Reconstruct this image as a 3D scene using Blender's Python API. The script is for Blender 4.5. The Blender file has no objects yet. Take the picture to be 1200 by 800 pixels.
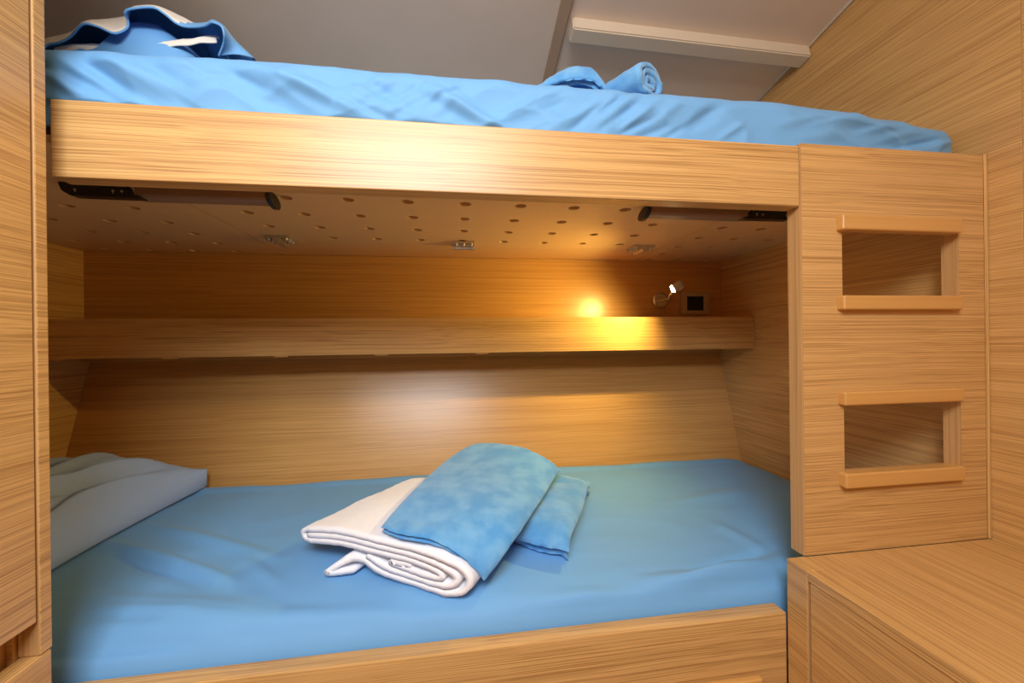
import bpy, bmesh, math, random
from mathutils import Vector, Matrix, noise as mnoise
random.seed(4)
C = bpy.context.scene.collection
PI = math.pi
H = 1.15                     # eye height above the cabin floor; geometry is written relative to the eye, then lifted

# ------------------------------------------------------------------ camera
F = 470.708
YAW, PITCH, ROLL = 0.140613, -0.0000128, -0.012091
def cam_axes():
    cy, sy = math.cos(YAW), math.sin(YAW); cp, sp = math.cos(PITCH), math.sin(PITCH)
    cr, sr = math.cos(ROLL), math.sin(ROLL)
    right = Vector((cy, -sy, 0)); fwd = Vector((sy*cp, cy*cp, sp)); up = right.cross(fwd)
    return right*cr + up*sr, -right*sr + up*cr, fwd
R_, U_, F_ = cam_axes()
def ray(px, py):
    return R_*((px-600)/F) - U_*((py-400)/F) + F_
def on(axis, val, px, py):
    d = ray(px, py); return d*(val/d[axis])
cd = bpy.data.cameras.new('camera'); cam = bpy.data.objects.new('camera', cd); C.objects.link(cam)
cd.sensor_width = 36; cd.lens = F*36/1200; cd.clip_start = 0.01
m = Matrix((R_, U_, -F_)).transposed().to_4x4(); m.translation = (0, 0, H)
cam.matrix_world = m
bpy.context.scene.camera = cam

# ------------------------------------------------------------------ materials
def s2l(r, g, b):
    f = lambda c: (c/255/12.92) if c/255 <= .04045 else ((c/255+.055)/1.055)**2.4
    return (f(r), f(g), f(b), 1)
def new_mat(name):
    mt = bpy.data.materials.new(name); mt.use_nodes = True
    nt = mt.node_tree; return mt, nt, nt.nodes['Principled BSDF']
def wood(name, axis, dark, light, rough=.35, fine=560, contrast=1.0, bump=.12, seed=0.0):
    mt, nt, b = new_mat(name); N = nt.nodes; L = nt.links
    tc = N.new('ShaderNodeTexCoord')
    def mapped(al, ac, off):
        mp = N.new('ShaderNodeMapping'); sc = [ac]*3; sc[axis] = al
        mp.inputs['Scale'].default_value = sc; mp.inputs['Location'].default_value = (off+seed, off*1.7+seed, off*.6)
        return mp
    # slight waviness of the veneer lines
    wn = N.new('ShaderNodeTexNoise'); wm = mapped(2.2, 5, 3); L.new(tc.outputs['Object'], wm.inputs[0]); L.new(wm.outputs[0], wn.inputs['Vector'])
    wn.inputs['Detail'].default_value = 2
    va = N.new('ShaderNodeVectorMath'); va.operation = 'MULTIPLY_ADD'
    L.new(wn.outputs['Color'], va.inputs[0]); va.inputs[1].default_value = [0.010 if i != axis else 0 for i in range(3)]
    L.new(tc.outputs['Object'], va.inputs[2])
    m1 = mapped(1.3, fine, 1); n1 = N.new('ShaderNodeTexNoise'); L.new(va.outputs[0], m1.inputs[0]); L.new(m1.outputs[0], n1.inputs['Vector'])
    n1.inputs['Detail'].default_value = 2.5; n1.inputs['Roughness'].default_value = .6
    m2 = mapped(.6, fine*.13, 7); n2 = N.new('ShaderNodeTexNoise'); L.new(va.outputs[0], m2.inputs[0]); L.new(m2.outputs[0], n2.inputs['Vector'])
    n2.inputs['Detail'].default_value = 2
    for q in (wn, n1, n2): q.inputs['Scale'].default_value = 1
    mx = N.new('ShaderNodeMix'); mx.data_type = 'FLOAT'; mx.inputs[0].default_value = .2
    L.new(n1.outputs['Fac'], mx.inputs[2]); L.new(n2.outputs['Fac'], mx.inputs[3])
    cr = N.new('ShaderNodeValToRGB'); e = cr.color_ramp.elements
    w = .21/contrast
    e[0].position = .46-w; e[0].color = dark; e[1].position = .46+w*.55; e[1].color = light
    L.new(mx.outputs[0], cr.inputs[0]); L.new(cr.outputs[0], b.inputs['Base Color'])
    bp = N.new('ShaderNodeBump'); bp.inputs['Strength'].default_value = bump; bp.inputs['Distance'].default_value = .0008
    L.new(n1.outputs['Fac'], bp.inputs['Height']); L.new(bp.outputs[0], b.inputs['Normal'])
    b.inputs['Roughness'].default_value = rough
    return mt
OD, OL = s2l(140, 94, 45), s2l(214, 170, 107)
oak = [wood('oak_veneer_'+'xyz'[a], a, OD, OL, seed=a*3.1) for a in range(3)]
oak_smooth = wood('oak_veneer_satin', 0, s2l(168, 119, 60), s2l(206, 158, 94), rough=.3, fine=330, bump=.06)
oak_under = wood('oak_underside', 0, s2l(214, 172, 116), s2l(226, 186, 132), rough=.4, fine=240, contrast=.6, bump=.03)
beech = wood('beech_solid', 0, s2l(194, 142, 74), s2l(210, 160, 92), rough=.38, fine=120, contrast=.5, bump=.02)
ply_edge = wood('plywood_edge', 2, s2l(160, 118, 70), s2l(206, 162, 106), rough=.5, fine=260, contrast=.8, bump=.05)
def plain(name, col, rough=.5, metal=0.0, bump=0, bscale=300, var=0, vscale=6, sheen=0, col2=None):
    mt, nt, b = new_mat(name); N = nt.nodes; L = nt.links
    b.inputs['Roughness'].default_value = rough; b.inputs['Metallic'].default_value = metal
    tc = N.new('ShaderNodeTexCoord')
    n = N.new('ShaderNodeTexNoise'); n.inputs['Scale'].default_value = vscale; n.inputs['Detail'].default_value = 4
    L.new(tc.outputs['Object'], n.inputs['Vector'])
    cr = N.new('ShaderNodeValToRGB'); e = cr.color_ramp.elements
    c2 = col2 or tuple(min(1, c*(1+var)) for c in col[:3])+(1,)
    e[0].position = .38; e[1].position = .62
    e[0].color = col; e[1].color = c2
    L.new(n.outputs['Fac'], cr.inputs[0]); L.new(cr.outputs[0], b.inputs['Base Color'])
    if bump:
        n2 = N.new('ShaderNodeTexNoise'); n2.inputs['Scale'].default_value = bscale; n2.inputs['Detail'].default_value = 3
        L.new(tc.outputs['Object'], n2.inputs['Vector'])
        bp = N.new('ShaderNodeBump'); bp.inputs['Strength'].default_value = bump; bp.inputs['Distance'].default_value = .002
        L.new(n2.outputs['Fac'], bp.inputs['Height']); L.new(bp.outputs[0], b.inputs['Normal'])
    if sheen:
        b.inputs['Sheen Weight'].default_value = sheen; b.inputs['Sheen Roughness'].default_value = .4
    return mt
sheet = plain('blue_cotton_sheet', s2l(108, 167, 219), .7, bump=.08, bscale=900, var=.04, vscale=3, sheen=.15)
case_blue = plain('blue_pillow_cotton', s2l(152, 180, 228), .75, bump=.08, bscale=900, var=.04, sheen=.15)
case_white = plain('white_cotton', s2l(235, 226, 212), .8, bump=.08, bscale=900, var=.03, sheen=.1)
terry_blue = plain('blue_terry', s2l(84, 160, 226), .95, bump=.9, bscale=420, vscale=20, sheen=.4, col2=s2l(116, 182, 234))
terry_white = plain('white_terry', s2l(246, 247, 252), .95, bump=.6, bscale=380, var=.02, sheen=.3)
ceil_m = plain('ceiling_vinyl', s2l(238, 218, 198), .6, bump=.1, bscale=500, var=.03)
ceil_trim = plain('cream_trim', s2l(226, 212, 190), .5, var=.02)
strip_m = plain('tan_strip', s2l(190, 160, 132), .5, var=.02)
black_pl = plain('black_plastic', s2l(26, 24, 24), .35, var=.1)
alu = plain('grey_brown_profile', s2l(146, 118, 96), .45, metal=.1, var=.04, vscale=20)
steel = plain('brushed_steel', s2l(200, 192, 180), .3, metal=.8, var=.05, vscale=50)
dark_gap = plain('dark_inset', s2l(14, 13, 14), .25, var=.1)
floor_m = wood('floor_boards', 1, s2l(120, 80, 46), s2l(160, 112, 68), fine=300)
bulb_m, nt, b = new_mat('lit_bulb'); b.inputs['Emission Color'].default_value = (1, .72, .36, 1); b.inputs['Emission Strength'].default_value = 60
b.inputs['Base Color'].default_value = (1, .8, .5, 1)

# ------------------------------------------------------------------ mesh helpers
def link(name, bm, mat, parent=None, smooth=False):
    bmesh.ops.recalc_face_normals(bm, faces=bm.faces[:])
    me = bpy.data.meshes.new(name); bm.to_mesh(me); bm.free()
    for mt in (mat if isinstance(mat, (list, tuple)) else [mat]): me.materials.append(mt)
    if smooth:
        for p in me.polygons: p.use_smooth = True
    o = bpy.data.objects.new(name, me); C.objects.link(o)
    if parent: o.parent = parent
    return o
def thing(name, label, cat, group=None):
    o = bpy.data.objects.new(name, None); C.objects.link(o); o.empty_display_size = .05
    o['label'] = label; o['category'] = cat
    if group: o['group'] = group
    return o
def tag(o, label, cat, group=None):
    o['label'] = label; o['category'] = cat
    if group: o['group'] = group
    return o
def struct(o): o['kind'] = 'structure'; return o
def box(bm, x0, x1, y0, y1, z0, z1, bev=0.0, seg=2):
    r = bmesh.ops.create_cube(bm, size=1)
    vs = r['verts']
    for v in vs:
        v.co = Vector(((x0+x1)/2+v.co.x*(x1-x0), (y0+y1)/2+v.co.y*(y1-y0), (z0+z1)/2+v.co.z*(z1-z0)))
    if bev:
        es = list({e for v in vs for e in v.link_edges})
        bmesh.ops.bevel(bm, geom=es, offset=bev, segments=seg, profile=.5, affect='EDGES')
def boxo(name, mat, parent, *a, bev=.0015, **k):
    bm = bmesh.new(); box(bm, *a, bev=bev, **k)
    if mat in oak:                       # cut ends of a veneered board show the core
        ax = oak.index(mat); bm.normal_update()
        for f in bm.faces:
            if abs(f.normal[ax]) > .5: f.material_index = 1
        mat = [mat, ply_edge]
    return link(name, bm, mat, parent)
def cyl(bm, p, q, r0, r1=None, n=20, caps=True):
    p, q = Vector(p), Vector(q); d = (q-p).normalized()
    a = d.orthogonal().normalized(); b_ = d.cross(a); r1 = r0 if r1 is None else r1
    A = [bm.verts.new(p+(a*math.cos(t)+b_*math.sin(t))*r0) for t in [2*PI*i/n for i in range(n)]]
    B = [bm.verts.new(q+(a*math.cos(t)+b_*math.sin(t))*r1) for t in [2*PI*i/n for i in range(n)]]
    for i in range(n): bm.faces.new((A[i], A[(i+1) % n], B[(i+1) % n], B[i]))
    if caps: bm.faces.new(A[::-1]); bm.faces.new(B)
def tube(bm, pts, r, n=12):
    pts = [Vector(p) for p in pts]; rings = []
    for i, p in enumerate(pts):
        d = (pts[min(i+1, len(pts)-1)]-pts[max(i-1, 0)]).normalized()
        a = d.cross(Vector((0, 0, 1)));
        if a.length < .05: a = d.cross(Vector((0, 1, 0)))
        a.normalize(); b_ = d.cross(a)
        rings.append([bm.verts.new(p+(a*math.cos(t)+b_*math.sin(t))*r) for t in [2*PI*k/n for k in range(n)]])
    for A, B in zip(rings, rings[1:]):
        for k in range(n): bm.faces.new((A[k], A[(k+1) % n], B[(k+1) % n], B[k]))
    bm.faces.new(rings[0][::-1]); bm.faces.new(rings[-1])
def prism(bm, prof, axis, a0, a1):
    """closed 2D profile (the two other axes in order) extruded along an axis"""
    def P(u, v, w):
        c = [0, 0, 0]; o = [i for i in range(3) if i != axis]; c[o[0]] = u; c[o[1]] = v; c[axis] = w; return Vector(c)
    A = [bm.verts.new(P(u, v, a0)) for u, v in prof]; B = [bm.verts.new(P(u, v, a1)) for u, v in prof]
    n = len(prof)
    for i in range(n): bm.faces.new((A[i], A[(i+1) % n], B[(i+1) % n], B[i]))
    bm.faces.new(A[::-1]); bm.faces.new(B)
def grid_solid(us, vs, solid, w0, w1, P):
    """plate with rectangular openings: cells of the us x vs grid where solid(i,j)"""
    bm = bmesh.new(); nu, nv = len(us)-1, len(vs)-1; vt = {}
    def V(i, j, k):
        if (i, j, k) not in vt: vt[(i, j, k)] = bm.verts.new(P(us[i], vs[j], (w0, w1)[k]))
        return vt[(i, j, k)]
    S = lambda i, j: 0 <= i < nu and 0 <= j < nv and solid(i, j)
    for i in range(nu):
        for j in range(nv):
            if not S(i, j): continue
            for k in (0, 1): bm.faces.new((V(i, j, k), V(i+1, j, k), V(i+1, j+1, k), V(i, j+1, k)))
            for di, dj, a, b_ in ((-1, 0, (i, j), (i, j+1)), (1, 0, (i+1, j), (i+1, j+1)), (0, -1, (i, j), (i+1, j)), (0, 1, (i, j+1), (i+1, j+1))):
                if not S(i+di, j+dj): bm.faces.new((V(*a, 0), V(*b_, 0), V(*b_, 1), V(*a, 1)))
    return bm
def surf(bm, rows, closed_v=False, closed_u=False, mat=0):
    V = [[bm.verts.new(p) for p in r] for r in rows]; n, k = len(V), len(V[0])
    for i in range(n if closed_u else n-1):
        for j in range(k if closed_v else k-1):
            f = bm.faces.new((V[i][j], V[(i+1) % n][j], V[(i+1) % n][(j+1) % k], V[i][(j+1) % k])); f.material_index = mat; f.smooth = True
    return V
def sst(t): t = max(0, min(1, t)); return t*t*(3-2*t)
def interp(tab, x):
    if x <= tab[0][0]: return tab[0][1]
    for (a, fa), (b_, fb) in zip(tab, tab[1:]):
        if x <= b_: return fa+(fb-fa)*(x-a)/(b_-a)
    return tab[-1][1]
def smooth_tab(tab, x, h=.03):
    return sum(interp(tab, x+d*h) for d in (-1, -.5, 0, .5, 1))/5
def fbm(x, y, z=0): return mnoise.noise((x, y, z))
def ridge(x, y, z=0): return (1-abs(mnoise.noise((x, y, z))))**3
def crease(x, y, p, q, w, amp):
    """soft ridge along a segment"""
    dx, dy = q[0]-p[0], q[1]-p[1]; L2 = dx*dx+dy*dy
    t = ((x-p[0])*dx+(y-p[1])*dy)/L2; tt = max(0, min(1, t))
    d = math.hypot(x-p[0]-tt*dx, y-p[1]-tt*dy)
    return amp*math.exp(-(d/w)**2)*math.sin(PI*max(.02, min(.98, tt)))**.6
def catmull(pts, n=8, closed=False):
    pts = [Vector(p) for p in pts]; out = []; N_ = len(pts)
    rng = range(N_) if closed else range(N_-1)
    for i in rng:
        if closed: p0, p1, p2, p3 = pts[i-1], pts[i], pts[(i+1) % N_], pts[(i+2) % N_]
        else: p0, p1, p2, p3 = pts[max(i-1, 0)], pts[i], pts[i+1], pts[min(i+2, N_-1)]
        for k in range(n):
            t = k/n
            out.append(.5*((2*p1)+(-p0+p2)*t+(2*p0-5*p1+4*p2-p3)*t*t+(-p0+3*p1-3*p2+p3)*t**3))
    if not closed: out.append(pts[-1])
    return out

# ------------------------------------------------------------------ the cabin shell
XL, XR, XN, YB = -1.335, 1.193, 1.193, 1.665
FLOOR = -1.15
ceil_z = lambda y: 1.01-.2*(y-1.047) if y > -.2 else 1.2594
struct(boxo('floor', floor_m, None, -1.4, 1.3, -1.3, 1.8, FLOOR-.04, FLOOR, bev=0))
bm = bmesh.new()
prism(bm, [(-1.3, 1.2594), (-.2, 1.2594), (1.8, ceil_z(1.8)), (1.8, ceil_z(1.8)+.05), (-.2, 1.31), (-1.3, 1.31)], 0, -1.4, 1.3)
struct(link('ceiling', bm, ceil_m))
# right bulkhead, two veneer sheets with a fine joint
struct(boxo('wall_right', oak[1], None, XR, XR+.03, .6895, 1.8, FLOOR, 1.3, bev=.001))
struct(boxo('wall_right_near', oak[1], None, XR-.0006, XR+.03, -1.3, .689, FLOOR, 1.4, bev=.001))
struct(boxo('wall_behind', oak[0], None, -1.4, 1.3, -1.3, -1.25, FLOOR, 1.32, bev=0))
struct(boxo('wall_left', oak[1], None, XL-.03, XL, -1.3, 1.8, FLOOR, 1.3, bev=0))
# outer hull side: upright lining above the shelf, leaning lining below it
struct(boxo('wall_hull_upper', oak_smooth, None, XL, XR, YB, YB+.015, -.06, .3465, bev=0))
bm = bmesh.new()
prism(bm, [(1.69, -.044), (1.72, -.044), (1.53, -.67), (1.50, -.67)], 0, XL, XR)
struct(link('wall_hull_lower', bm, oak_smooth))
struct(boxo('wall_hull_top', ceil_m, None, XL, XR, 1.70, 1.73, .25, .87, bev=0))
# ceiling trims
def ceil_hit(px, py):
    d = ray(px, py); t = 1.01+.2*1.047; return d*(t/(d.z+.2*d.y))
def ceil_strip(name, a, b_, w, dz, mat):
    """a board under the ceiling from a to b (points on the ceiling), width w to the +side"""
    d = (b_-a).normalized(); n = Vector((0, .2, 1)).normalized(); s = d.cross(n).normalized()
    bm = bmesh.new()
    ring = lambda p: [p+n*.004, p+s*w+n*.004, p+s*w-n*dz, p-n*dz]
    A = [bm.verts.new(v) for v in ring(a)]; B = [bm.verts.new(v) for v in ring(b_)]
    for i in range(4): bm.faces.new((A[i], A[(i+1) % 4], B[(i+1) % 4], B[i]))
    bm.faces.new(A[::-1]); bm.faces.new(B)
    bmesh.ops.bevel(bm, geom=bm.edges[:], offset=.004, segments=2, affect='EDGES')
    return struct(link(name, bm, mat))
a, b_ = ceil_hit(664, -30), ceil_hit(630, 120)
a = a+(a-b_).normalized()*(a.y+.15)
ceil_strip('trim_1', a, b_, .035, .012, strip_m)
a, b_ = ceil_hit(671, 20), ceil_hit(949, 54)
ceil_strip('trim_2', a, b_, -.05, .04, ceil_trim)
# bead between ceiling and right bulkhead
a = Vector((XR-.004, -.2, ceil_z(-.19))); b_ = Vector((XR-.004, 1.69, ceil_z(1.69)))
bm = bmesh.new(); tube(bm, [a, b_], .006, 8); struct(link('trim_3', bm, ceil_trim, smooth=True))
# bead in the corner between ladder panel and bulkhead
bm = bmesh.new(); prism(bm, [(1.1875, .7495), (1.1915, .7495), (1.1915, .745), (1.189, .745)], 2, -.457, .41)
struct(link('trim_4', bm, oak[2]))

# ------------------------------------------------------------------ upper bunk
ub = thing('upper_bunk', 'upper oak bunk base with a broad front board and a perforated underside', 'bunk bed')
boxo('front_board', oak[0], ub, -.6455, .7175, .748, .784, .276, .4025, bev=.002)
SZ, ST = .347, .014
def perforated(name, x0, x1, y0, y1, hx, hy, r=.0150):
    bm = bmesh.new()
    def breaks(h, a, b_):
        h = [v for v in h if a+r*1.15 < v < b_-r*1.15]
        if not h: return [], [a, b_]
        return h, [a]+[(p+q)/2 for p, q in zip(h, h[1:])]+[b_]
    HX, bx = breaks(hx, x0, x1); HY, by = breaks(hy, y0, y1)
    n = 24
    for i in range(len(bx)-1):
        for j in range(len(by)-1):
            cx, cy = HX[i], HY[j]; c0, c1, d0, d1 = bx[i], bx[i+1], by[j], by[j+1]
            inner, outer, top = [], [], []
            for k in range(n):
                t = 2*PI*k/n+PI/n; c, s = math.cos(t), math.sin(t)
                inner.append(bm.verts.new((cx+r*c, cy+r*s, SZ))); top.append(bm.verts.new((cx+r*c, cy+r*s, SZ+ST)))
                # project to the cell border
                tx = ((c1-cx)/c if c > 0 else (c0-cx)/c); ty = ((d1-cy)/s if s > 0 else (d0-cy)/s)
                q = min(tx, ty); outer.append(bm.verts.new((cx+c*q, cy+s*q, SZ)))
            cor = {}
            for k in range(n):
                k2 = (k+1) % n
                bm.faces.new((inner[k], inner[k2], top[k2], top[k]))
                a, b_ = outer[k].co, outer[k2].co
                if abs(a.x-b_.x) > 1e-6 and abs(a.y-b_.y) > 1e-6:
                    x = a.x if (abs(a.x-c0) < 1e-6 or abs(a.x-c1) < 1e-6) else b_.x
                    y = a.y if (abs(a.y-d0) < 1e-6 or abs(a.y-d1) < 1e-6) else b_.y
                    cv = bm.verts.new((x, y, SZ)); bm.faces.new((inner[k], outer[k], cv, outer[k2], inner[k2]))
                else:
                    bm.faces.new((inner[k], outer[k], outer[k2], inner[k2]))
            # upper skin of the same cell (keeps the board solid)
    bmesh.ops.remove_doubles(bm, verts=bm.verts[:], dist=1e-5)
    V = [bm.verts.new(p) for p in ((x0, y0, SZ), (x1, y0, SZ), (x1, y1, SZ), (x0, y1, SZ))]
    W = [bm.verts.new(v.co+Vector((0, 0, ST))) for v in V]
    for k in range(4): bm.faces.new((V[k], V[(k+1) % 4], W[(k+1) % 4], W[k]))
    o = link(name, bm, oak_under, ub)
    return o
K = 1.2715
HY = [K*v for v in (.80, .898, .996, 1.092)]
perforated('base_panel', XL+.002, -.6440, .786, YB-.001, [K*(-1.0+.1125*i) for i in range(-1, 5)] if False else [K*(-.628-.1125*i) for i in range(4, -1, -1)], [K*v for v in (.79, .89, .987, 1.082, 1.178, 1.274)])
perforated('base_panel', -.6415, .7712, .786, 1.4580, [K*(.0232-.1112*4+.1112*i) for i in range(9)], HY)
perforated('base_panel', .7737, XR-.002, .786, YB-.001, [K*(.655+.105*i) for i in range(3)], [K*v for v in (.81, .907, 1.003, 1.1, 1.196, 1.285)])
boxo('rear_ledge', oak_under, ub, -.6415, .7712, 1.4605, YB-.001, SZ, SZ+ST, bev=.0005)
boxo('bearer', plain('hole_shade_brown', s2l(58, 34, 20), .9, bump=.2, var=.1), ub, XL+.005, 1.18, .786, 1.68, SZ+ST+.0005, SZ+ST+.012, bev=0)  # dark brown colour paints in the shade seen inside the panel holes
def hinge(x, y, ang):
    bm = bmesh.new()
    box(bm, -.038, .038, -.040, -.004, -.007, 0, .001)
    box(bm, -.038, .038, .004, .040, -.007, 0, .001)
    for k in range(5):
        x0 = -.038+k*.0152; cyl(bm, (x0+.001, 0, -.012), (x0+.0142, 0, -.012), .0115, n=14)
    bmesh.ops.transform(bm, matrix=Matrix.Translation((x, y, SZ-.0002)) @ Matrix.Rotation(ang, 4, 'Z'), verts=bm.verts[:])
    h = link('hinge', bm, steel, ub)
    for sx in (-.026, 0, .026):
        for sy in (-.026, .026):
            b2 = bmesh.new()
            bmesh.ops.create_uvsphere(b2, u_segments=10, v_segments=6, radius=.0065)
            c, s = math.cos(ang), math.sin(ang)
            bmesh.ops.transform(b2, matrix=Matrix.Translation((x+sx*c-sy*s, y+sx*s+sy*c, SZ-.008)) @ Matrix.Diagonal((1, 1, 1.3, 1)), verts=b2.verts[:])
            link('screw', b2, steel, h, smooth=True)
hinge(-.560, 1.405, math.radians(90)); hinge(.033, 1.425, 0); hinge(.690, 1.42, math.radians(-90))

# slim rails with a black end housing, fixed below the front board
def rail(sign, x_out, x_mid, x_in, label):
    t = thing('support_rail', label, 'rail', 'slim rails under the upper bunk')
    y0, y1, z0, z1 = .968, 1.018, .3215, .3466
    prof = [(y0, z1), (y0, z0+.006), (y0+.003, z0+.002), (y0+.008, z0), (y1-.014, z0), (y1-.006, z0+.004), (y1-.001, z0+.010), (y1, z1)]
    bm = bmesh.new(); prism(bm, prof, 0, x_mid, x_in); link('profile', bm, alu, t)
    # black housing: boat shaped end, lower lip running on under the profile
    bm = bmesh.new(); e = .003
    pts = [(x_out, z1), (x_out+sign*.006, z0+.008), (x_out+sign*.022, z0-.002), (x_mid+sign*.012, z0-.003), (x_mid+sign*.014, z0), (x_mid-sign*.010, z0+.002), (x_mid-sign*.018, z1)]
    prism(bm, pts, 1, y0-.002, y0+.022)
    bmesh.ops.bevel(bm, geom=bm.edges[:], offset=.0015, segments=2, affect='EDGES')
    hs = link('end_housing', bm, black_pl, t)
    for fx in (.034, .105, .122):
        b2 = bmesh.new(); cyl(b2, (x_out+sign*fx, y0-.0045, z0+.009), (x_out+sign*fx, y0-.001, z0+.009), .0022, n=10)
        cyl(b2, (x_out+sign*fx, y0-.0035, z0+.004), (x_out+sign*fx, y0-.002, z0+.009), .001, n=8)
        link('screw', b2, steel, hs)
    # leaf shaped end cap
    bm = bmesh.new(); cap = []
    for k in range(18):
        a = 2*PI*k/18; yy = (y0+y1)/2+math.cos(a)*.030; zz = .330+math.sin(a)*.0155-.08*math.cos(a)*.05
        cap.append((yy, min(zz, .3466)))
    prism(bm, cap, 0, x_in-.001*sign, x_in+.010*sign)
    bmesh.ops.bevel(bm, geom=[ed for ed in bm.edges], offset=.0012, segments=1, affect='EDGES')
    link('end_cap', bm, black_pl, t)
rail(1, -.822, -.680, -.416, 'left slim grey rail with black end housing under the upper bunk')
rail(-1, .920, .775, .500, 'right slim grey rail with black end housing, near the ladder panel')

# ------------------------------------------------------------------ ladder panel
lp = thing('ladder_panel', 'oak ladder panel with two step openings beside the bunks', 'ladder')
us = [.7235, .820, 1.119, 1.1872]; vs = [-.458, -.293, -.128, .075, .245, .409]
P_ = lambda u, v, w: Vector((u, w, v))
bm = grid_solid(us, vs, lambda i, j: not (i == 1 and j in (1, 3)), .75, .783, P_)
bm.normal_update()
for f in bm.faces:
    if abs(f.normal.x) > .9: f.material_index = 1
link('panel', bm, [oak[0], ply_edge], lp)
boxo('edge_strip', ply_edge, lp, .7205, .7234, .7505, .7835, -.458, .4085, bev=.0005)
for k, (z0, z1) in enumerate(((.226, .2585), (.058, .0885), (-.1435, -.1145), (-.3175, -.286))):
    z1b = z1
    bm = bmesh.new(); box(bm, .806, 1.106, .733, .758, z0, z1, bev=.004, seg=3)
    link('step_rail', bm, beech, lp)

# ------------------------------------------------------------------ lower bunk
lb = thing('lower_bunk', 'lower oak bunk with a low front board under the blue mattress', 'bunk bed')
boxo('front_board', oak[0], lb, -1.0, .678, .75, .785, FLOOR+.08, -.572, bev=.003)
boxo('plinth', oak[0], lb, -1.0, .678, .77, .79, FLOOR, FLOOR+.079, bev=0)
boxo('base_panel', oak_under, lb, XL+.005, XN-.005, .786, 1.48, -.70, -.685, bev=0)
bm = bmesh.new(); box(bm, .40, .611, .735, .7495, -.715, -.69, bev=.004, seg=3); link('finger_pull', bm, beech, lb)

# bench seat beside the ladder
bs = thing('bench_seat', 'oak bench seat below the ladder panel, against the right bulkhead', 'bench')
boxo('seat_top', oak[1], bs, .6795, XR-.0025, -.45, .7495, -.478, -.4585, bev=.002)
boxo('front_panel', oak[1], bs, .6815, .70, -.45, .697, FLOOR, -.4785, bev=.001)
boxo('corner_stile', oak[1], bs, .6785, .7195, .7005, .7495, FLOOR, -.4579, bev=.0015)
boxo('end_panel', oak[0], bs, .701, XR-.005, -.45, -.43, FLOOR, -.4785, bev=.001)

# ------------------------------------------------------------------ shelf in the lower bunk
sh = thing('wall_shelf', 'long oak shelf with a deep front fascia on the hull side', 'shelf')
boxo('fascia', oak[0], sh, XL+.001, XN-.001, 1.463, 1.483, -.0395, .0885, bev=.001)
boxo('shelf_board', oak_smooth, sh, XL+.001, XN-.001, 1.4835, 1.6640, .060, .080, bev=.0005)
boxo('under_board', oak_smooth, sh, XL+.001, XN-.001, 1.4835, 1.664, -.037, -.018, bev=.0005)
for px in (66, 200, 330, 447, 565):
    x = on(1, 1.47, px, 416).x
    boxo('glide_block', oak_smooth, sh, x-.021, x+.021, 1.465, 1.481, -.0440, -.0397, bev=.0008)

# reading lamp
rl = thing('reading_lamp', 'small lit swivel reading lamp on the wall above the shelf', 'lamp')
bm = bmesh.new(); cyl(bm, (.894, YB-.0005, .172), (.894, YB-.012, .172), .036, .036, n=32); cyl(bm, (.894, YB-.012, .172), (.894, YB-.018, .172), .036, .028, n=32)
link('base', bm, steel, rl)
LH = on(1, 1.27, 793, 336)          # head pivot
bm = bmesh.new(); tube(bm, catmull([(.872, YB-.016, .169), (.885, YB-.035, .170), (.895, YB-.08, .173), LH+Vector((.085, .20, -.022)), LH+Vector((.02, .08, -.020)), LH], 8), .0045, 12)
link('stem', bm, steel, rl, smooth=True)
HD = Vector((-.74, .28, -.42)).normalized()
bm = bmesh.new(); cyl(bm, LH-HD*.015, LH+HD*.013, .0155, .0155, n=28); cyl(bm, LH-HD*.022, LH-HD*.015, .010, .0155, n=28)
link('head', bm, steel, rl)
bm = bmesh.new(); cyl(bm, LH+HD*.0131, LH+HD*.0185, .0130, .010, n=24); link('bulb', bm, bulb_m, rl)
# socket beside it
sk = thing('wall_socket', 'square steel framed wall socket with black insert beside the reading lamp', 'socket')
us = [.994, .1020*10, 1.101, 1.127]; vs = [.113, .128, .191, .209]
link('frame', grid_solid(us, vs, lambda i, j: not (i == 1 and j == 1), YB-.011, YB-.0005, P_), plain('pale_metal_frame', s2l(196, 174, 146), .35, metal=.2, var=.03), sk)
boxo('insert', dark_gap, sk, .102*10+.0005, 1.1005, YB-.008, YB-.001, .1285, .1905, bev=.001)

# ------------------------------------------------------------------ locker on the left
lk = thing('locker', 'tall oak locker at the left edge of the picture', 'cabinet')
LX = -.62
PX = lambda u, v, w: Vector((w, u, v))
ctop = 1.07
us = [-.40, .02, .6945, .7135]; vs = [FLOOR, -.462, ctop]
boxo('corner_stile', oak[1], lk, LX-.03, LX, .6945, .7135, -.4615, ctop, bev=.002, seg=2)
boxo('lower_panel', oak[1], lk, LX-.03, LX, -.40, .7135, FLOOR, -.462, bev=.004, seg=3)
boxo('door', oak[1], lk, LX-.024, LX-.001, .06, .6915, -.409, ctop, bev=.002)
boxo('end_panel', oak[0], lk, XL+.005, LX-.031, .690, .7105, FLOOR, ctop, bev=.001)
boxo('back_panel', oak[1], lk, -.83, -.815, -.40, .689, FLOOR, ctop, bev=0)
boxo('inner_upright', oak[2], lk, -.70, -.66, .664, .6895, FLOOR, ctop, bev=.001)
boxo('near_panel', oak[1], lk, LX-.024, LX-.001, -.40, .058, -.461, ctop, bev=.002)

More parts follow.
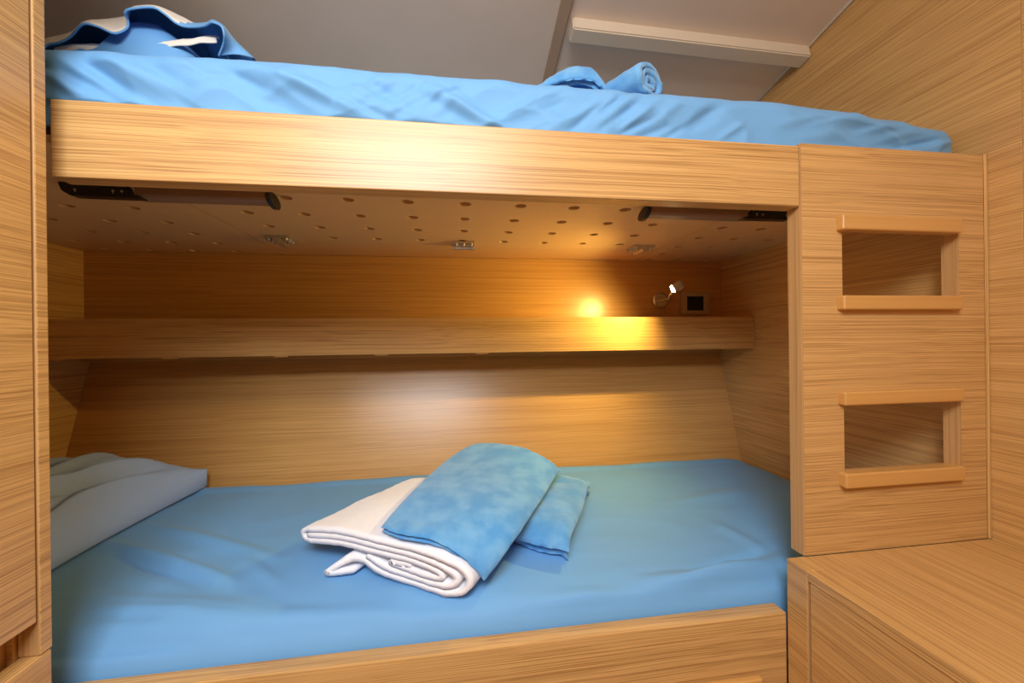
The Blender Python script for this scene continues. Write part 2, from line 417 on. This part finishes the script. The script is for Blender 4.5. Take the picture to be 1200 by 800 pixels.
# ------------------------------------------------------------------ lower mattress
BED = [(.70, -.64), (.775, -.62), (.787, -.572), (.797, -.548), (.815, -.530), (.85, -.516), (.95, -.506), (1.1, -.500), (1.6, -.496), (1.8, -.496)]
def bed_z(x, y):
    z = smooth_tab(BED, y, .02) if y > .80 else interp(BED, y)
    e = max(0, x-1.02)/.17
    z -= .016*e*e
    return z
def bed_hit(px, py, h=0.0):
    """point h above the mattress along a line of sight"""
    d = ray(px, py); t = .5
    for k in range(1500):
        p = d*t
        if p.z <= bed_z(p.x, max(p.y, .79))+h: return p
        t += .001
    return d*t
def bh(px, py): p = bed_hit(px, py); return (p.x, p.y)
CR = [(bh(123, 634), bh(275, 684), .013, .011), (bh(130, 648), bh(250, 690), .014, -.006), (bh(173, 614), bh(325, 656), .016, .008),
      (bh(280, 650), bh(330, 690), .012, .004), (bh(740, 684), bh(915, 668), .014, .008), (bh(700, 702), bh(915, 690), .012, -.008),
      (bh(560, 716), bh(760, 700), .02, .005), (bh(420, 728), bh(640, 730), .012, .005), (bh(300, 735), bh(470, 720), .02, .006), (bh(80, 700), bh(380, 735), .02, .006),
      (bh(80, 735), bh(300, 752), .014, .006), (bh(620, 724), bh(905, 676), .016, .010), (bh(660, 738), bh(912, 700), .014, -.008), (bh(740, 706), bh(918, 656), .012, .008), (bh(780, 690), bh(918, 640), .012, -.006), (bh(90, 716), bh(330, 742), .014, .008), (bh(830, 610), bh(905, 650), .02, .004), (bh(790, 590), bh(880, 575), .03, .005)]
def lower_mattress():
    nx, ns = 260, 74
    sec = [(.7865, -.62), (.7865, -.575)]
    ys = [.79+(1.515-.79)*(k/(ns-1))**1.25 for k in range(ns)]
    rows = []
    for i in range(nx):
        x = XL+.008+(XN-.006-XL-.008)*i/(nx-1)
        e = max(0, x-1.09)/.10                      # back corner rounds in at the right end
        ins = .13*(1-math.sqrt(max(0, 1-min(1, e)**2)))
        row = [Vector((x, .7868, -.682)), Vector((x, .7868, -.62)), Vector((x, .787, -.585))]
        for y in ys:
            yy = y if y < 1.0 else 1.0+(y-1.0)*(1-ins/.515)
            z = bed_z(x, yy)
            w = .0035*fbm(x*3.1, yy*5)+.002*(ridge(x*5+yy*3, yy*9-x*2, 2)-.5)
            w += .003*ridge(x*2.2+1, yy*15+x*2.5, 5)*sst((.95-yy)/.12)
            for p, q, ww, am in CR: w += crease(x, yy, p, q, ww, am*1.7)
            if yy < .80: w *= .35
            w += .009*sst((yy-1.47)/.03)*(.6+.8*fbm(x*4, 2.2))
            row.append(Vector((x, yy-.25*max(0, w)*sst((.84-yy)/.04), z+w)))
        ye = row[-1].y
        for k in range(1, 6):
            a = k/5*PI/2; row.append(Vector((x, ye+.012*math.sin(a), row[-1].z if False else bed_z(x, ye)-.012*(1-math.cos(a)))))
        row.append(Vector((x, ye+.006, -.56))); row.append(Vector((x, 1.44, -.682)))
        rows.append(row)
    bm = bmesh.new(); V = surf(bm, rows, closed_v=True)
    bm.faces.new([v for v in V[0]][::-1]); bm.faces.new([v for v in V[-1]])
    o = link('mattress', bm, sheet, None, smooth=True)
    return tag(o, 'blue sheeted mattress of the lower bunk, with folded towels on top', 'mattress')
lower_mattress()

# ------------------------------------------------------------------ upper mattress
TOP = [(-1.325, .51), (-.69, .518), (-.37, .530), (.155, .529), (.55, .527), (.68, .531), (.74, .528), (.91, .517), (1.14, .495), (1.20, .49)]
def upper_mattress():
    rnd = random.Random(11); UC = []
    for k in range(26):                       # long pulls slanting down to the right near the head end
        x = rnd.uniform(-.78, -.05); z = rnd.uniform(.47, .52); L_ = rnd.uniform(.10, .28)
        UC.append(((x, z), (x+L_, z-L_*rnd.uniform(.35, .6)), rnd.uniform(.008, .016), rnd.choice((1, 1, -1))*rnd.uniform(.006, .012)))
    G = lambda px, py: (on(1, .79, px, py).x, on(1, .79, px, py).z)
    for p, q, am in (((62, 62), (132, 108), .010), ((84, 62), (168, 120), -.009), ((112, 62), (216, 120), .011), ((150, 66), (236, 114), -.008), ((66, 84), (104, 122), .010), ((180, 64), (300, 108), .008),
                     ((250, 76), (335, 118), -.008), ((205, 108), (300, 80), .006), ((318, 108), (398, 82), -.007), ((305, 118), (372, 90), .007), ((390, 118), (452, 92), .007), ((430, 124), (480, 94), -.006), ((470, 126), (540, 100), .007)):
        UC.append((G(*p), G(*q), .010, am))
    for k in range(34):                       # shorter creases leaning the other way further along
        x = rnd.uniform(-.25, .60); z = rnd.uniform(.41, .46); L_ = rnd.uniform(.05, .14)
        UC.append(((x, z), (x+L_, z+L_*rnd.uniform(.4, .9)), rnd.uniform(.006, .012), rnd.choice((1, -1))*rnd.uniform(.004, .008)))
    for k in range(14):
        x = rnd.uniform(.68, 1.12); z = rnd.uniform(.43, .47); L_ = rnd.uniform(.10, .22)
        UC.append(((x, z), (x+L_, z+L_*rnd.uniform(.1, .3)), rnd.uniform(.007, .014), rnd.choice((1, -1))*rnd.uniform(.005, .009)))
    nx, x0, x1 = 560, -1.325, 1.186; y0, y1, zb = .7885, 1.675, .3735
    rows = []
    for i in range(nx):
        t = i/(nx-1); x = x0+(x1-x0)*(t if t < .9 else t)
        zt = smooth_tab(TOP, x, .04)
        r = .034
        e = max(0, (x-(x1-.05))/.05); ins = .05*(1-math.sqrt(max(0, 1-e*e)))*.9
        row = []
        a0, a1, b0, b1 = y0+ins*.6, y1-ins*.6, zb, zt-ins*1.0
        path = []
        for k in range(46): path.append((a0, b0+.002+(b1-r-b0-.002)*k/45, -1, 0))
        for k in range(1, 9):
            a = PI/2*k/8; path.append((a0+r-r*math.cos(a), b1-r+r*math.sin(a), -math.cos(a), math.sin(a)))
        for k in range(1, 30): path.append((a0+r+(a1-a0-2*r)*k/30, b1, 0, 1))
        for k in range(0, 9):
            a = PI/2*k/8; path.append((a1-r+r*math.sin(a), b1-r+r*math.cos(a), math.sin(a), math.cos(a)))
        path.append((a1, b0, 0, 0))
        for (y, z, ny, nz) in path:
            # diagonal pulled creases in the sheet side
            s = z-.40
            sharp = lambda n_: (1-min(1, abs(n_)*2.2))**2
            g = sst((-.10-x)/.6)                         # long slanted folds near the head end
            w = .010*g*sharp(fbm(x*3.0+s*5.5, s*9+x*4.5, 1))+.005*g*sharp(fbm(x*7+s*13, s*12+x*9, 11))
            g2 = 1-abs(max(-1, min(1, (x-.12)/.6)))
            w += .005*g2*(sharp(fbm(x*9-s*9, s*4+x*2, 4))-.2)+.004*g2*(sharp(fbm(x*8+s*11, x*3, 9))-.2)
            w += .003*fbm(x*5, s*7, 3)+.005*(sharp(fbm(x*6+s*5, s*9-x*4, 8))-.2)
            g3 = sst((x-.70)/.3)
            w += .009*g3*(sharp(fbm(x*3+s*2, s*16+x*5, 6))-.2)
            if x > .62: w += .004*math.exp(-((x-.70)/.05)**2)
            if ny < 0:
                for q in UC:
                    if q[0][0]-.03 < x < q[1][0]+.03: w += .72*crease(x, z, *q)
            w *= 1-.75*max(0, nz)
            lim = min(1, max(0, (z-b0)/.03)); w = w*lim
            row.append(Vector((x, max(y+ny*w, .7862-.026*sst((z-.411)/.02)) if ny < 0 else y+ny*w, z+nz*w)))
        rows.append(row)
    bm = bmesh.new(); V = surf(bm, rows, closed_v=True)
    bm.faces.new(V[0][::-1]); bm.faces.new(V[-1])
    o = link('mattress', bm, sheet, None, smooth=True)
    return tag(o, 'blue sheeted mattress of the upper bunk, above the broad oak board', 'mattress')
upper_mattress()

# ------------------------------------------------------------------ pillow on the lower bunk
def lower_pillow():
    nu = nv = 120; cx, cy = -1.095, 1.20; hx, hy = .228, .315
    bm = bmesh.new()
    def P(u, v, side):
        su = math.copysign(abs(u)**.9, u); sv = math.copysign(abs(v)**.9, v)
        pin = 1-.10*(1-u*u) if abs(v) > 0 else 1
        x = cx+hx*u*(1-.07*(1-v*v)*abs(u)); y = cy+hy*v*(1-.06*(1-u*u)*abs(v))
        x += .018*v*u                                           # slight skew
        prof = max(0, (1-abs(u)**3.2)*(1-abs(v)**3.2))**.62
        base = bed_z(x, y)+.014
        if side > 0:
            base += .035*max(0, v)**3*max(0, u)**2+.012*max(0, u)**4
            w = .006*fbm(u*1.5, v*1.5, 4)
            for p, q, ww, am in (((.80, .70), (.52, -.75), .07, -.016), ((.66, .72), (.40, -.7), .06, .012), ((.38, .80), (.50, -.10), .055, -.018), ((.20, .75), (.30, -.35), .07, .012),
                                 ((.02, .62), (.16, -.55), .07, -.016), ((-.15, .6), (0, -.5), .08, .010), ((.62, .25), (.84, -.85), .05, -.010), ((-.4, .5), (-.2, -.6), .08, -.012), ((.86, .5), (.80, -.3), .04, .007)):
                w += crease(u, v, p, q, ww*.8, am*1.6)
            w *= min(1, prof*2)
            return Vector((x, y, base+.012+.150*prof+w))
        return Vector((x, y, base-.0102+.010*(1-min(1, prof*3))*1.0))
    us_ = [-1+2*i/(nu-1) for i in range(nu)]
    T = surf(bm, [[P(u, v, 1) for v in us_] for u in us_]); B = surf(bm, [[P(u, v, -1) for v in us_] for u in us_])
    n = nu-1
    for i in range(n):
        for A in (((i, 0), (i+1, 0)), ((i, n), (i+1, n)), ((0, i), (0, i+1)), ((n, i), (n, i+1))):
            (a, b_), (c, d) = A; f = bm.faces.new((T[a][b_], T[c][d], B[c][d], B[a][b_])); f.smooth = True
    o = link('pillow', bm, case_blue, None, smooth=True)
    return tag(o, 'creased grey blue pillow at the head of the lower bunk', 'pillow')
lower_pillow()

# ------------------------------------------------------------------ pillow on the upper bunk: blue case, open mouth to the front
def upper_pillow():
    t = thing('pillow', 'rumpled pillow in an open blue and white case on the upper bunk', 'pillow')
    s = lambda x, y: (40+x/4, y/4)
    rim_px = [(28, 240), (65, 210), (115, 200), (170, 172), (230, 113), (300, 126), (375, 156), (432, 134), (440, 98), (426, 62), (452, 42), (555, 35), (612, 66), (668, 110), (722, 126), (798, 121), (835, 105), (878, 124), (891, 165), (888, 205), (866, 262)]
    dep = [.93, .93, .925, .92, .90, .905, .91, .925, .925, .91, .905, .91, .915, .92, .925, .915, .90, .90, .905, .92, .94]
    rim = [on(1, d, *s(*p)) for p, d in zip(rim_px, dep)]
    rim = catmull(rim, 6); n = len(rim)
    # outer dome behind the rim: silhouette slightly above it, sloping to the mattress behind and at the right
    dome_px = [(0, 200), (65, 178), (120, 165), (180, 148), (240, 108), (330, 90), (400, 79), (440, 70), (450, 55), (480, 40), (520, 34), (575, 39), (640, 55), (700, 80), (760, 111), (810, 112), (838, 101), (895, 135), (945, 190), (990, 232), (1032, 272)]
    dome = catmull([on(1, 1.0+(.02 if i < 17 else -.02*(i-17)), *s(*p)) for i, p in enumerate(dome_px)], 6)
    rows = [rim]
    N_ = 14
    for k in range(1, 6):
        f = k/5; rows.append([a.lerp(b_, f)+Vector((0, 0, .006*math.sin(PI*f))) for a, b_ in zip(rim, dome)])
    for k in range(1, N_+1):
        f = k/N_; row = []
        for p in dome:
            z0 = .525; h = p.z-z0
            row.append(Vector((p.x-(.03*f if p.x > -.6 else 0), p.y+.28*math.sin(f*PI/2), z0+h*math.cos(f*PI/2)*(1+.05*fbm(p.x*9, f*4)))))
        rows.append(row)
    def shell(off, mats):
        pass
    bm = bmesh.new()
    nr = len(rows)
    outer = rows
    # inner skin, a few millimetres inside
    cen = Vector((-.72, 1.08, .60))
    inner = [[p-(p-cen).normalized()*(.0008 if i == 0 else .004) for p in r] for i, r in enumerate(rows[:nr-6])]
    O = surf(bm, outer, mat=0); I = surf(bm, inner, mat=1)
    for j in range(n-1):
        f = bm.faces.new((O[0][j], O[0][j+1], I[0][j+1], I[0][j])); f.material_index = 1
    for f in bm.faces:
        if f.material_index == 0:
            c = f.calc_center_median()
            if c.x > -.565: f.material_index = 1
    case = link('pillowcase', bm, [case_white, sheet], t, smooth=True)
    # hem: blue piping along the mouth
    bm = bmesh.new(); tube(bm, rim, .0022, 6); link('hem', bm, sheet, case, smooth=True)
    # stuffing seen in the mouth
    bm = bmesh.new(); R2 = []
    for i in range(34):
        u = -1+2*i/33; row = []
        for j in range(22):
            v = -1+2*j/21
            pr = max(0, (1-abs(u)**2.6)*(1-abs(v)**2.6))**.30
            x = -.725+.185*u; y = 1.055+.130*v; zd = interp([(q.x, q.z) for q in sorted(dome, key=lambda q: q.x)], x)
            row.append(Vector((x, y, .532+max(.02, zd-.55)*(.60+.28*sst((u+.12)/.4))*pr+.010*(ridge(x*12, y*12, 2)-.4)*min(1, pr*2))))
        R2.append(row)
    surf(bm, R2)
    link('inner_pillow', bm, sheet, t, smooth=True)
    bm = bmesh.new(); R2 = []                                     # white lining turned out along the lower lip
    pts_a = catmull([on(1, .95, *s(*p)) for p in [(120, 215), (240, 205), (340, 208), (400, 182), (460, 180), (510, 215), (600, 200), (720, 182), (800, 172), (868, 172)]], 6)
    for k in range(6):
        f = k/5; R2.append([p+Vector((0, -.012*f+.004*math.sin(f*9), -.022*f+.004*fbm(p.x*30, f))) for p in pts_a])
    V = surf(bm, R2)
    o = link('lining', bm, case_white, t, smooth=True)
    sm = o.modifiers.new('solid', 'SOLIDIFY'); sm.thickness = .003
upper_pillow()

# ------------------------------------------------------------------ towels
def ribbon(bm, pts, th, ext, nz=24, puff=None, bulge=.003):
    """a thick cloth band: 2D centre line pts (u,v) of thickness th, swept along ext(k) -> function (u,v,s)->Vector"""
    P2 = [Vector((p[0], p[1])) for p in pts]; n = len(P2); L_, R2 = [], []
    for i, p in enumerate(P2):
        d = (P2[min(i+1, n-1)]-P2[max(i-1, 0)]); d.normalize(); nrm = Vector((-d.y, d.x))
        L_.append(p+nrm*th/2); R2.append(p-nrm*th/2)
    # rounded ends
    def endcap(p, d):
        nrm = Vector((-d.y, d.x)); return [p+nrm*th/2*math.cos(a)+d*th/2*math.sin(a) for a in (PI*.2, PI*.4, PI*.6, PI*.8)]
    d1 = (P2[-1]-P2[-2]).normalized(); d0 = (P2[0]-P2[1]).normalized()
    loop = L_+endcap(P2[-1], d1)+R2[::-1]+endcap(P2[0], d0)
    cen = Vector((0, 0))
    rows = []
    for k in range(nz+1):
        s_ = k/nz
        sh = 1.0
        rows.append([ext(q.x, q.y, s_) for q in loop])
    V = surf(bm, rows, closed_v=True)
    for end, sgn in ((0, -1), (-1, 1)):
        # band end: split into quads between left and right sides
        ring = V[end]; m_ = len(loop)
        for i in range(n-1):
            a, b_ = ring[i], ring[i+1]; c = ring[n+4+(n-1-i-1)]; d = ring[n+4+(n-1-i)]
            try: bm.faces.new((a, b_, c, d))
            except ValueError: pass
        bm.faces.new([ring[n-1]]+[ring[n+k] for k in range(4)]+[ring[n+4]])
        bm.faces.new([ring[n+4+n-1]]+[ring[n+4+n+k] for k in range(4)]+[ring[0]])
def cat2(pts, n=8):
    return [(p.x, p.y) for p in catmull([Vector((a, b_, 0)) for a, b_ in pts], n)]
def fuzz(bm, amp, sc):
    bm.normal_update()
    for v in bm.verts:
        v.co += v.normal*amp*(mnoise.noise(v.co*sc)+.6*mnoise.noise(v.co*sc*2.7))

def white_towel():
    # end profile: u from the left fold to the right roll (m), v height
    A = Vector((-.345, .985, 0)); B = Vector((.022, .805, 0))
    e_u = B-A; W = e_u.length; e_u.normalize()
    e_s = Vector((.215, .255, 0))
    def ext(u, v, s):
        p = A+e_u*(u+.0)*(1-.08*s)+e_s*s
        p.y -= .040*(1-s)**2*sst((.42*W-u)/(.3*W))*sst((.041-v)/.012)
        p.x += .012*fbm(u*8, s*2, 1)
        zz = bed_z(p.x, max(p.y, .828))+.007
        return Vector((p.x, p.y, zz+v*(.92+.12*s+.05*fbm(u*6, s*3))))
    bm = bmesh.new(); th = .0125; k = W
    # three stacked layers from the left fold into the roll at the right, then the loose core
    L1 = cat2([(.02*k, .076), (.2*k, .083), (.42*k, .085), (.62*k, .085), (.80*k, .083), (.935*k, .072), (.995*k, .046), (.96*k, .019), (.87*k, .0075), (.78*k, .0062), (.62*k, .0062), (.47*k, .015), (.40*k, .029), (.31*k, .033), (.235*k, .022), (.18*k, .0065), (.25*k, .0062), (.32*k, .007)], 7)
    L2 = cat2([(.02*k, .0625), (.2*k, .0695), (.42*k, .0715), (.60*k, .071), (.78*k, .068), (.89*k, .059), (.93*k, .044), (.90*k, .027), (.82*k, .020), (.74*k, .019), (.60*k, .021), (.50*k, .029), (.42*k, .041)], 7)
    L3 = cat2([(.015*k, .049), (.2*k, .056), (.40*k, .0575), (.56*k, .0575), (.73*k, .055), (.83*k, .049), (.855*k, .041), (.82*k, .034), (.72*k, .0325), (.60*k, .036), (.56*k, .043), (.66*k, .0445)], 7)
    for L in (L1, L2, L3): ribbon(bm, L, th, ext, 30)
    # left fold joining the layers
    ribbon(bm, cat2([(.03*k, .077), (-.02*k, .073), (-.035*k, .063), (-.02*k, .052), (.03*k, .049)], 6), th*.92, ext, 30)
    fuzz(bm, .0012, 60)
    o = link('towel', bm, terry_white, None, smooth=True)
    return tag(o, 'large white towel, folded and rolled, under the blue towel on the lower bunk', 'towel')
white_towel()

def draped(name, ctrl, layers, th, mat, gap=.0035, nu=44, nv=44, fold_edge=True, amp=.0014, sc=70, wav=0.0, sub=10, shr=.02):
    """folded towel: rows of control points (a 3D net) smoothed to a sheet, several layers thick with visible folded edges"""
    rows = [catmull(r, sub) for r in ctrl]
    cols = [catmull([r[j] for r in rows], sub) for j in range(len(rows[0]))]
    S = [[cols[j][i] for j in range(len(cols))] for i in range(len(cols[0]))]
    n, k = len(S), len(S[0])
    N_ = [[None]*k for _ in range(n)]
    for i in range(n):
        for j in range(k):
            du = S[min(i+1, n-1)][j]-S[max(i-1, 0)][j]; dv = S[i][min(j+1, k-1)]-S[i][max(j-1, 0)]
            nn = du.cross(dv).normalized(); N_[i][j] = nn if nn.z > 0 else -nn
    bm = bmesh.new()
    for L in range(layers):
        d_top = L*(th+gap)
        shrink = .0 if L == 0 else shr*L
        def ed(i, j):      # rounding of the rim
            a = min(i, n-1-i)/3.0; b_ = min(j, k-1-j)/3.0; q = min(1, min(a, b_)); return 1-math.sqrt(max(0, 1-(1-q)**2))
        def base(i, j):
            c = S[n//2][k//2]; p = S[i][j]
            return p+(c-p)*shrink+Vector((0, 0, wav*fbm(p.x*20, p.y*20, L)))
        T = [[base(i, j)-N_[i][j]*(d_top+th*.5*ed(i, j)) for j in range(k)] for i in range(n)]
        B = [[base(i, j)-N_[i][j]*(d_top+th-th*.49*ed(i, j)) for j in range(k)] for i in range(n)]
        VT = surf(bm, T); VB = surf(bm, B)
        per = [(i, 0) for i in range(n)]+[(n-1, j) for j in range(1, k)]+[(i, k-1) for i in range(n-2, -1, -1)]+[(0, j) for j in range(k-2, 0, -1)]
        for q in range(len(per)):
            a, b_ = per[q], per[(q+1) % len(per)]
            f = bm.faces.new((VT[a[0]][a[1]], VT[b_[0]][b_[1]], VB[b_[0]][b_[1]], VB[a[0]][a[1]])); f.smooth = True
    fuzz(bm, amp, sc)
    return link(name, bm, mat, None, smooth=True)

# second blue towel, partly under the draped one
q00, q10, q11, q01 = Vector((.085, .985, 0)), Vector((.252, .868, 0)), Vector((.432, 1.235, 0)), Vector((.25, 1.36, 0))
ctrl = []
for i in range(9):
    row = []; u = -1+2*i/8
    for j in range(9):
        v = -1+2*j/8
        cu = .5+.5*u*math.sqrt(1-.16*v*v); cv = .5+.5*v*math.sqrt(1-.10*u*u)
        p = q00*(1-cu)*(1-cv)+q10*cu*(1-cv)+q11*cu*cv+q01*(1-cu)*cv
        e = max(abs(u), abs(v))
        p.z = bed_z(p.x, p.y)+.070-.020*max(0, (e-.6)/.4)**2.5-(.008 if v == -1 else 0)+.007*fbm(p.x*13, p.y*13)
        row.append(p)
    ctrl.append(row)
o = draped('towel', ctrl, 2, .024, terry_blue, gap=.0015, sub=6)
tag(o, 'smaller blue towel on the lower bunk, tucked behind and right of the white towel', 'towel')
# top blue towel, draped across the white one
T_ = [[(446, 616, .088), (458, 601, .092), (484, 573, .104), (520, 540, .128), (546, 523, .146), (560, 519, .150)],
      [(470, 624, .091), (484, 606, .094), (512, 576, .106), (548, 542, .130), (572, 523, .148), (584, 519, .152)],
      [(505, 631, .090), (522, 612, .095), (550, 580, .106), (582, 546, .128), (604, 528, .144), (614, 524, .147)],
      [(535, 646, .080), (552, 624, .086), (580, 590, .100), (610, 555, .118), (630, 538, .128), (638, 535, .130)],
      [(558, 668, .052), (576, 644, .066), (602, 608, .084), (630, 572, .098), (646, 551, .104), (653, 546, .104)],
      [(568, 681, .034), (588, 656, .046), (612, 620, .066), (636, 584, .080), (651, 559, .088), (657, 551, .090)]]
ctrl = [[bed_hit(q[0], q[1], q[2]+.012+(.014 if j < 3 else 0)) for j, q in enumerate(row)] for i, row in enumerate(T_)]
o = draped('towel', ctrl, 2, .008, terry_blue, gap=.0025, sub=8, shr=.004)
tag(o, 'folded blue towel lying across the top of the white towel', 'towel')

# towels on the upper bunk
def upper_roll():
    c = on(1, .848, 757, 98); ax = Vector((-.55, .83, 0)).normalized(); side = Vector((-ax.y, ax.x, 0))
    zb = .5315
    pts = []
    for k in range(110):
        t = k/109; a = 2.4*2*PI*t+.5; rr = .048-.038*t; pts.append((rr*math.cos(a)*1.16, .0415+rr*math.sin(a)*.72))
    front = Vector((c.x, c.y, 0))
    def ext(u, v, s):
        p = front-side*u*(1-.1*s)+ax*((s-.05)*.26)+ax*.010*fbm(u*30, v*30)
        return Vector((p.x, p.y, zb+v*(1-.10*s)+.003*fbm(u*20, s*6)))
    bm = bmesh.new(); ribbon(bm, pts, .0115, ext, 24); fuzz(bm, .0016, 80)
    o = link('towel', bm, terry_blue, None, smooth=True)
    return tag(o, 'rolled blue towel on the upper bunk with its spiral end showing', 'towel')
upper_roll()
def upper_fold():
    zz = .532
    ctrl = []
    for x, h in ((.165, .026), (.19, .042), (.225, .070), (.26, .092), (.29, .100), (.32, .094), (.34, .07), (.35, .045)):
        ctrl.append([Vector((x+.02*(y-.95), y, zz+h*f)) for y, f in ((.865, .55), (.875, .85), (.90, 1.0), (.96, 1.02), (1.03, .9), (1.06, .5))])
    o = draped('towel', ctrl, 2, .010, terry_blue, gap=.002)
    tag(o, 'mounded folded blue towel on the upper bunk, left of the rolled one', 'towel')
upper_fold()

# ------------------------------------------------------------------ lift to floor level, put every origin at the thing's base
for o in [o for o in bpy.data.objects if o.parent is None and o.type in ('MESH', 'EMPTY')]:
    fam = [o]+list(o.children_recursive)
    pts = [v.co for q in fam if q.type == 'MESH' for v in q.data.vertices]
    lo = Vector([min(p[i] for p in pts) for i in range(3)]); hi = Vector([max(p[i] for p in pts) for i in range(3)])
    base = Vector(((lo.x+hi.x)/2, (lo.y+hi.y)/2, lo.z))
    for q in fam:
        if q.type == 'MESH': q.data.transform(Matrix.Translation(-base))
    o.location = base+Vector((0, 0, H))

# ------------------------------------------------------------------ light
def area(name, loc, target, size, power, col, sy=None):
    l = bpy.data.lights.new(name, 'AREA'); l.energy = power; l.color = col
    l.shape = 'RECTANGLE'; l.size = size; l.size_y = sy or size
    o = bpy.data.objects.new(name, l); C.objects.link(o); o.location = Vector(loc)+Vector((0, 0, H))
    o.rotation_euler = (Vector(target)-Vector(loc)).to_track_quat('-Z', 'Y').to_euler(); return o
area('soft_key_light', (-.22, -.50, .84), (-.55, 1.0, -1.15), .80, 26, (.90, .955, 1), .46)  # added broad key light, unseen, standing in for flash bounced off the ceiling
l = bpy.data.lights.new('ceiling_lamp', 'POINT'); l.energy = 7; l.color = (1, .82, .62); l.shadow_soft_size = .07
o = bpy.data.objects.new('ceiling_lamp', l); C.objects.link(o); o.location = (.30, -.25, 1.06+H)
l = bpy.data.lights.new('reading_light', 'SPOT'); l.energy = 16; l.color = (1, .69, .19); l.spot_size = math.radians(165); l.spot_blend = 1; l.shadow_soft_size = .008
o = bpy.data.objects.new('reading_light', l); C.objects.link(o); o.location = LH+HD*.024+Vector((0, 0, H)); o.rotation_euler = HD.to_track_quat('-Z', 'Y').to_euler()
w = bpy.data.worlds.new('world'); bpy.context.scene.world = w; w.use_nodes = True
w.node_tree.nodes['Background'].inputs[0].default_value = (1, .9, .8, 1); w.node_tree.nodes['Background'].inputs[1].default_value = .02
vs_ = bpy.context.scene.view_settings
vs_.view_transform = 'Standard'; vs_.look = 'None'; vs_.gamma = 1; vs_.use_curve_mapping = False; vs_.exposure = 0.3
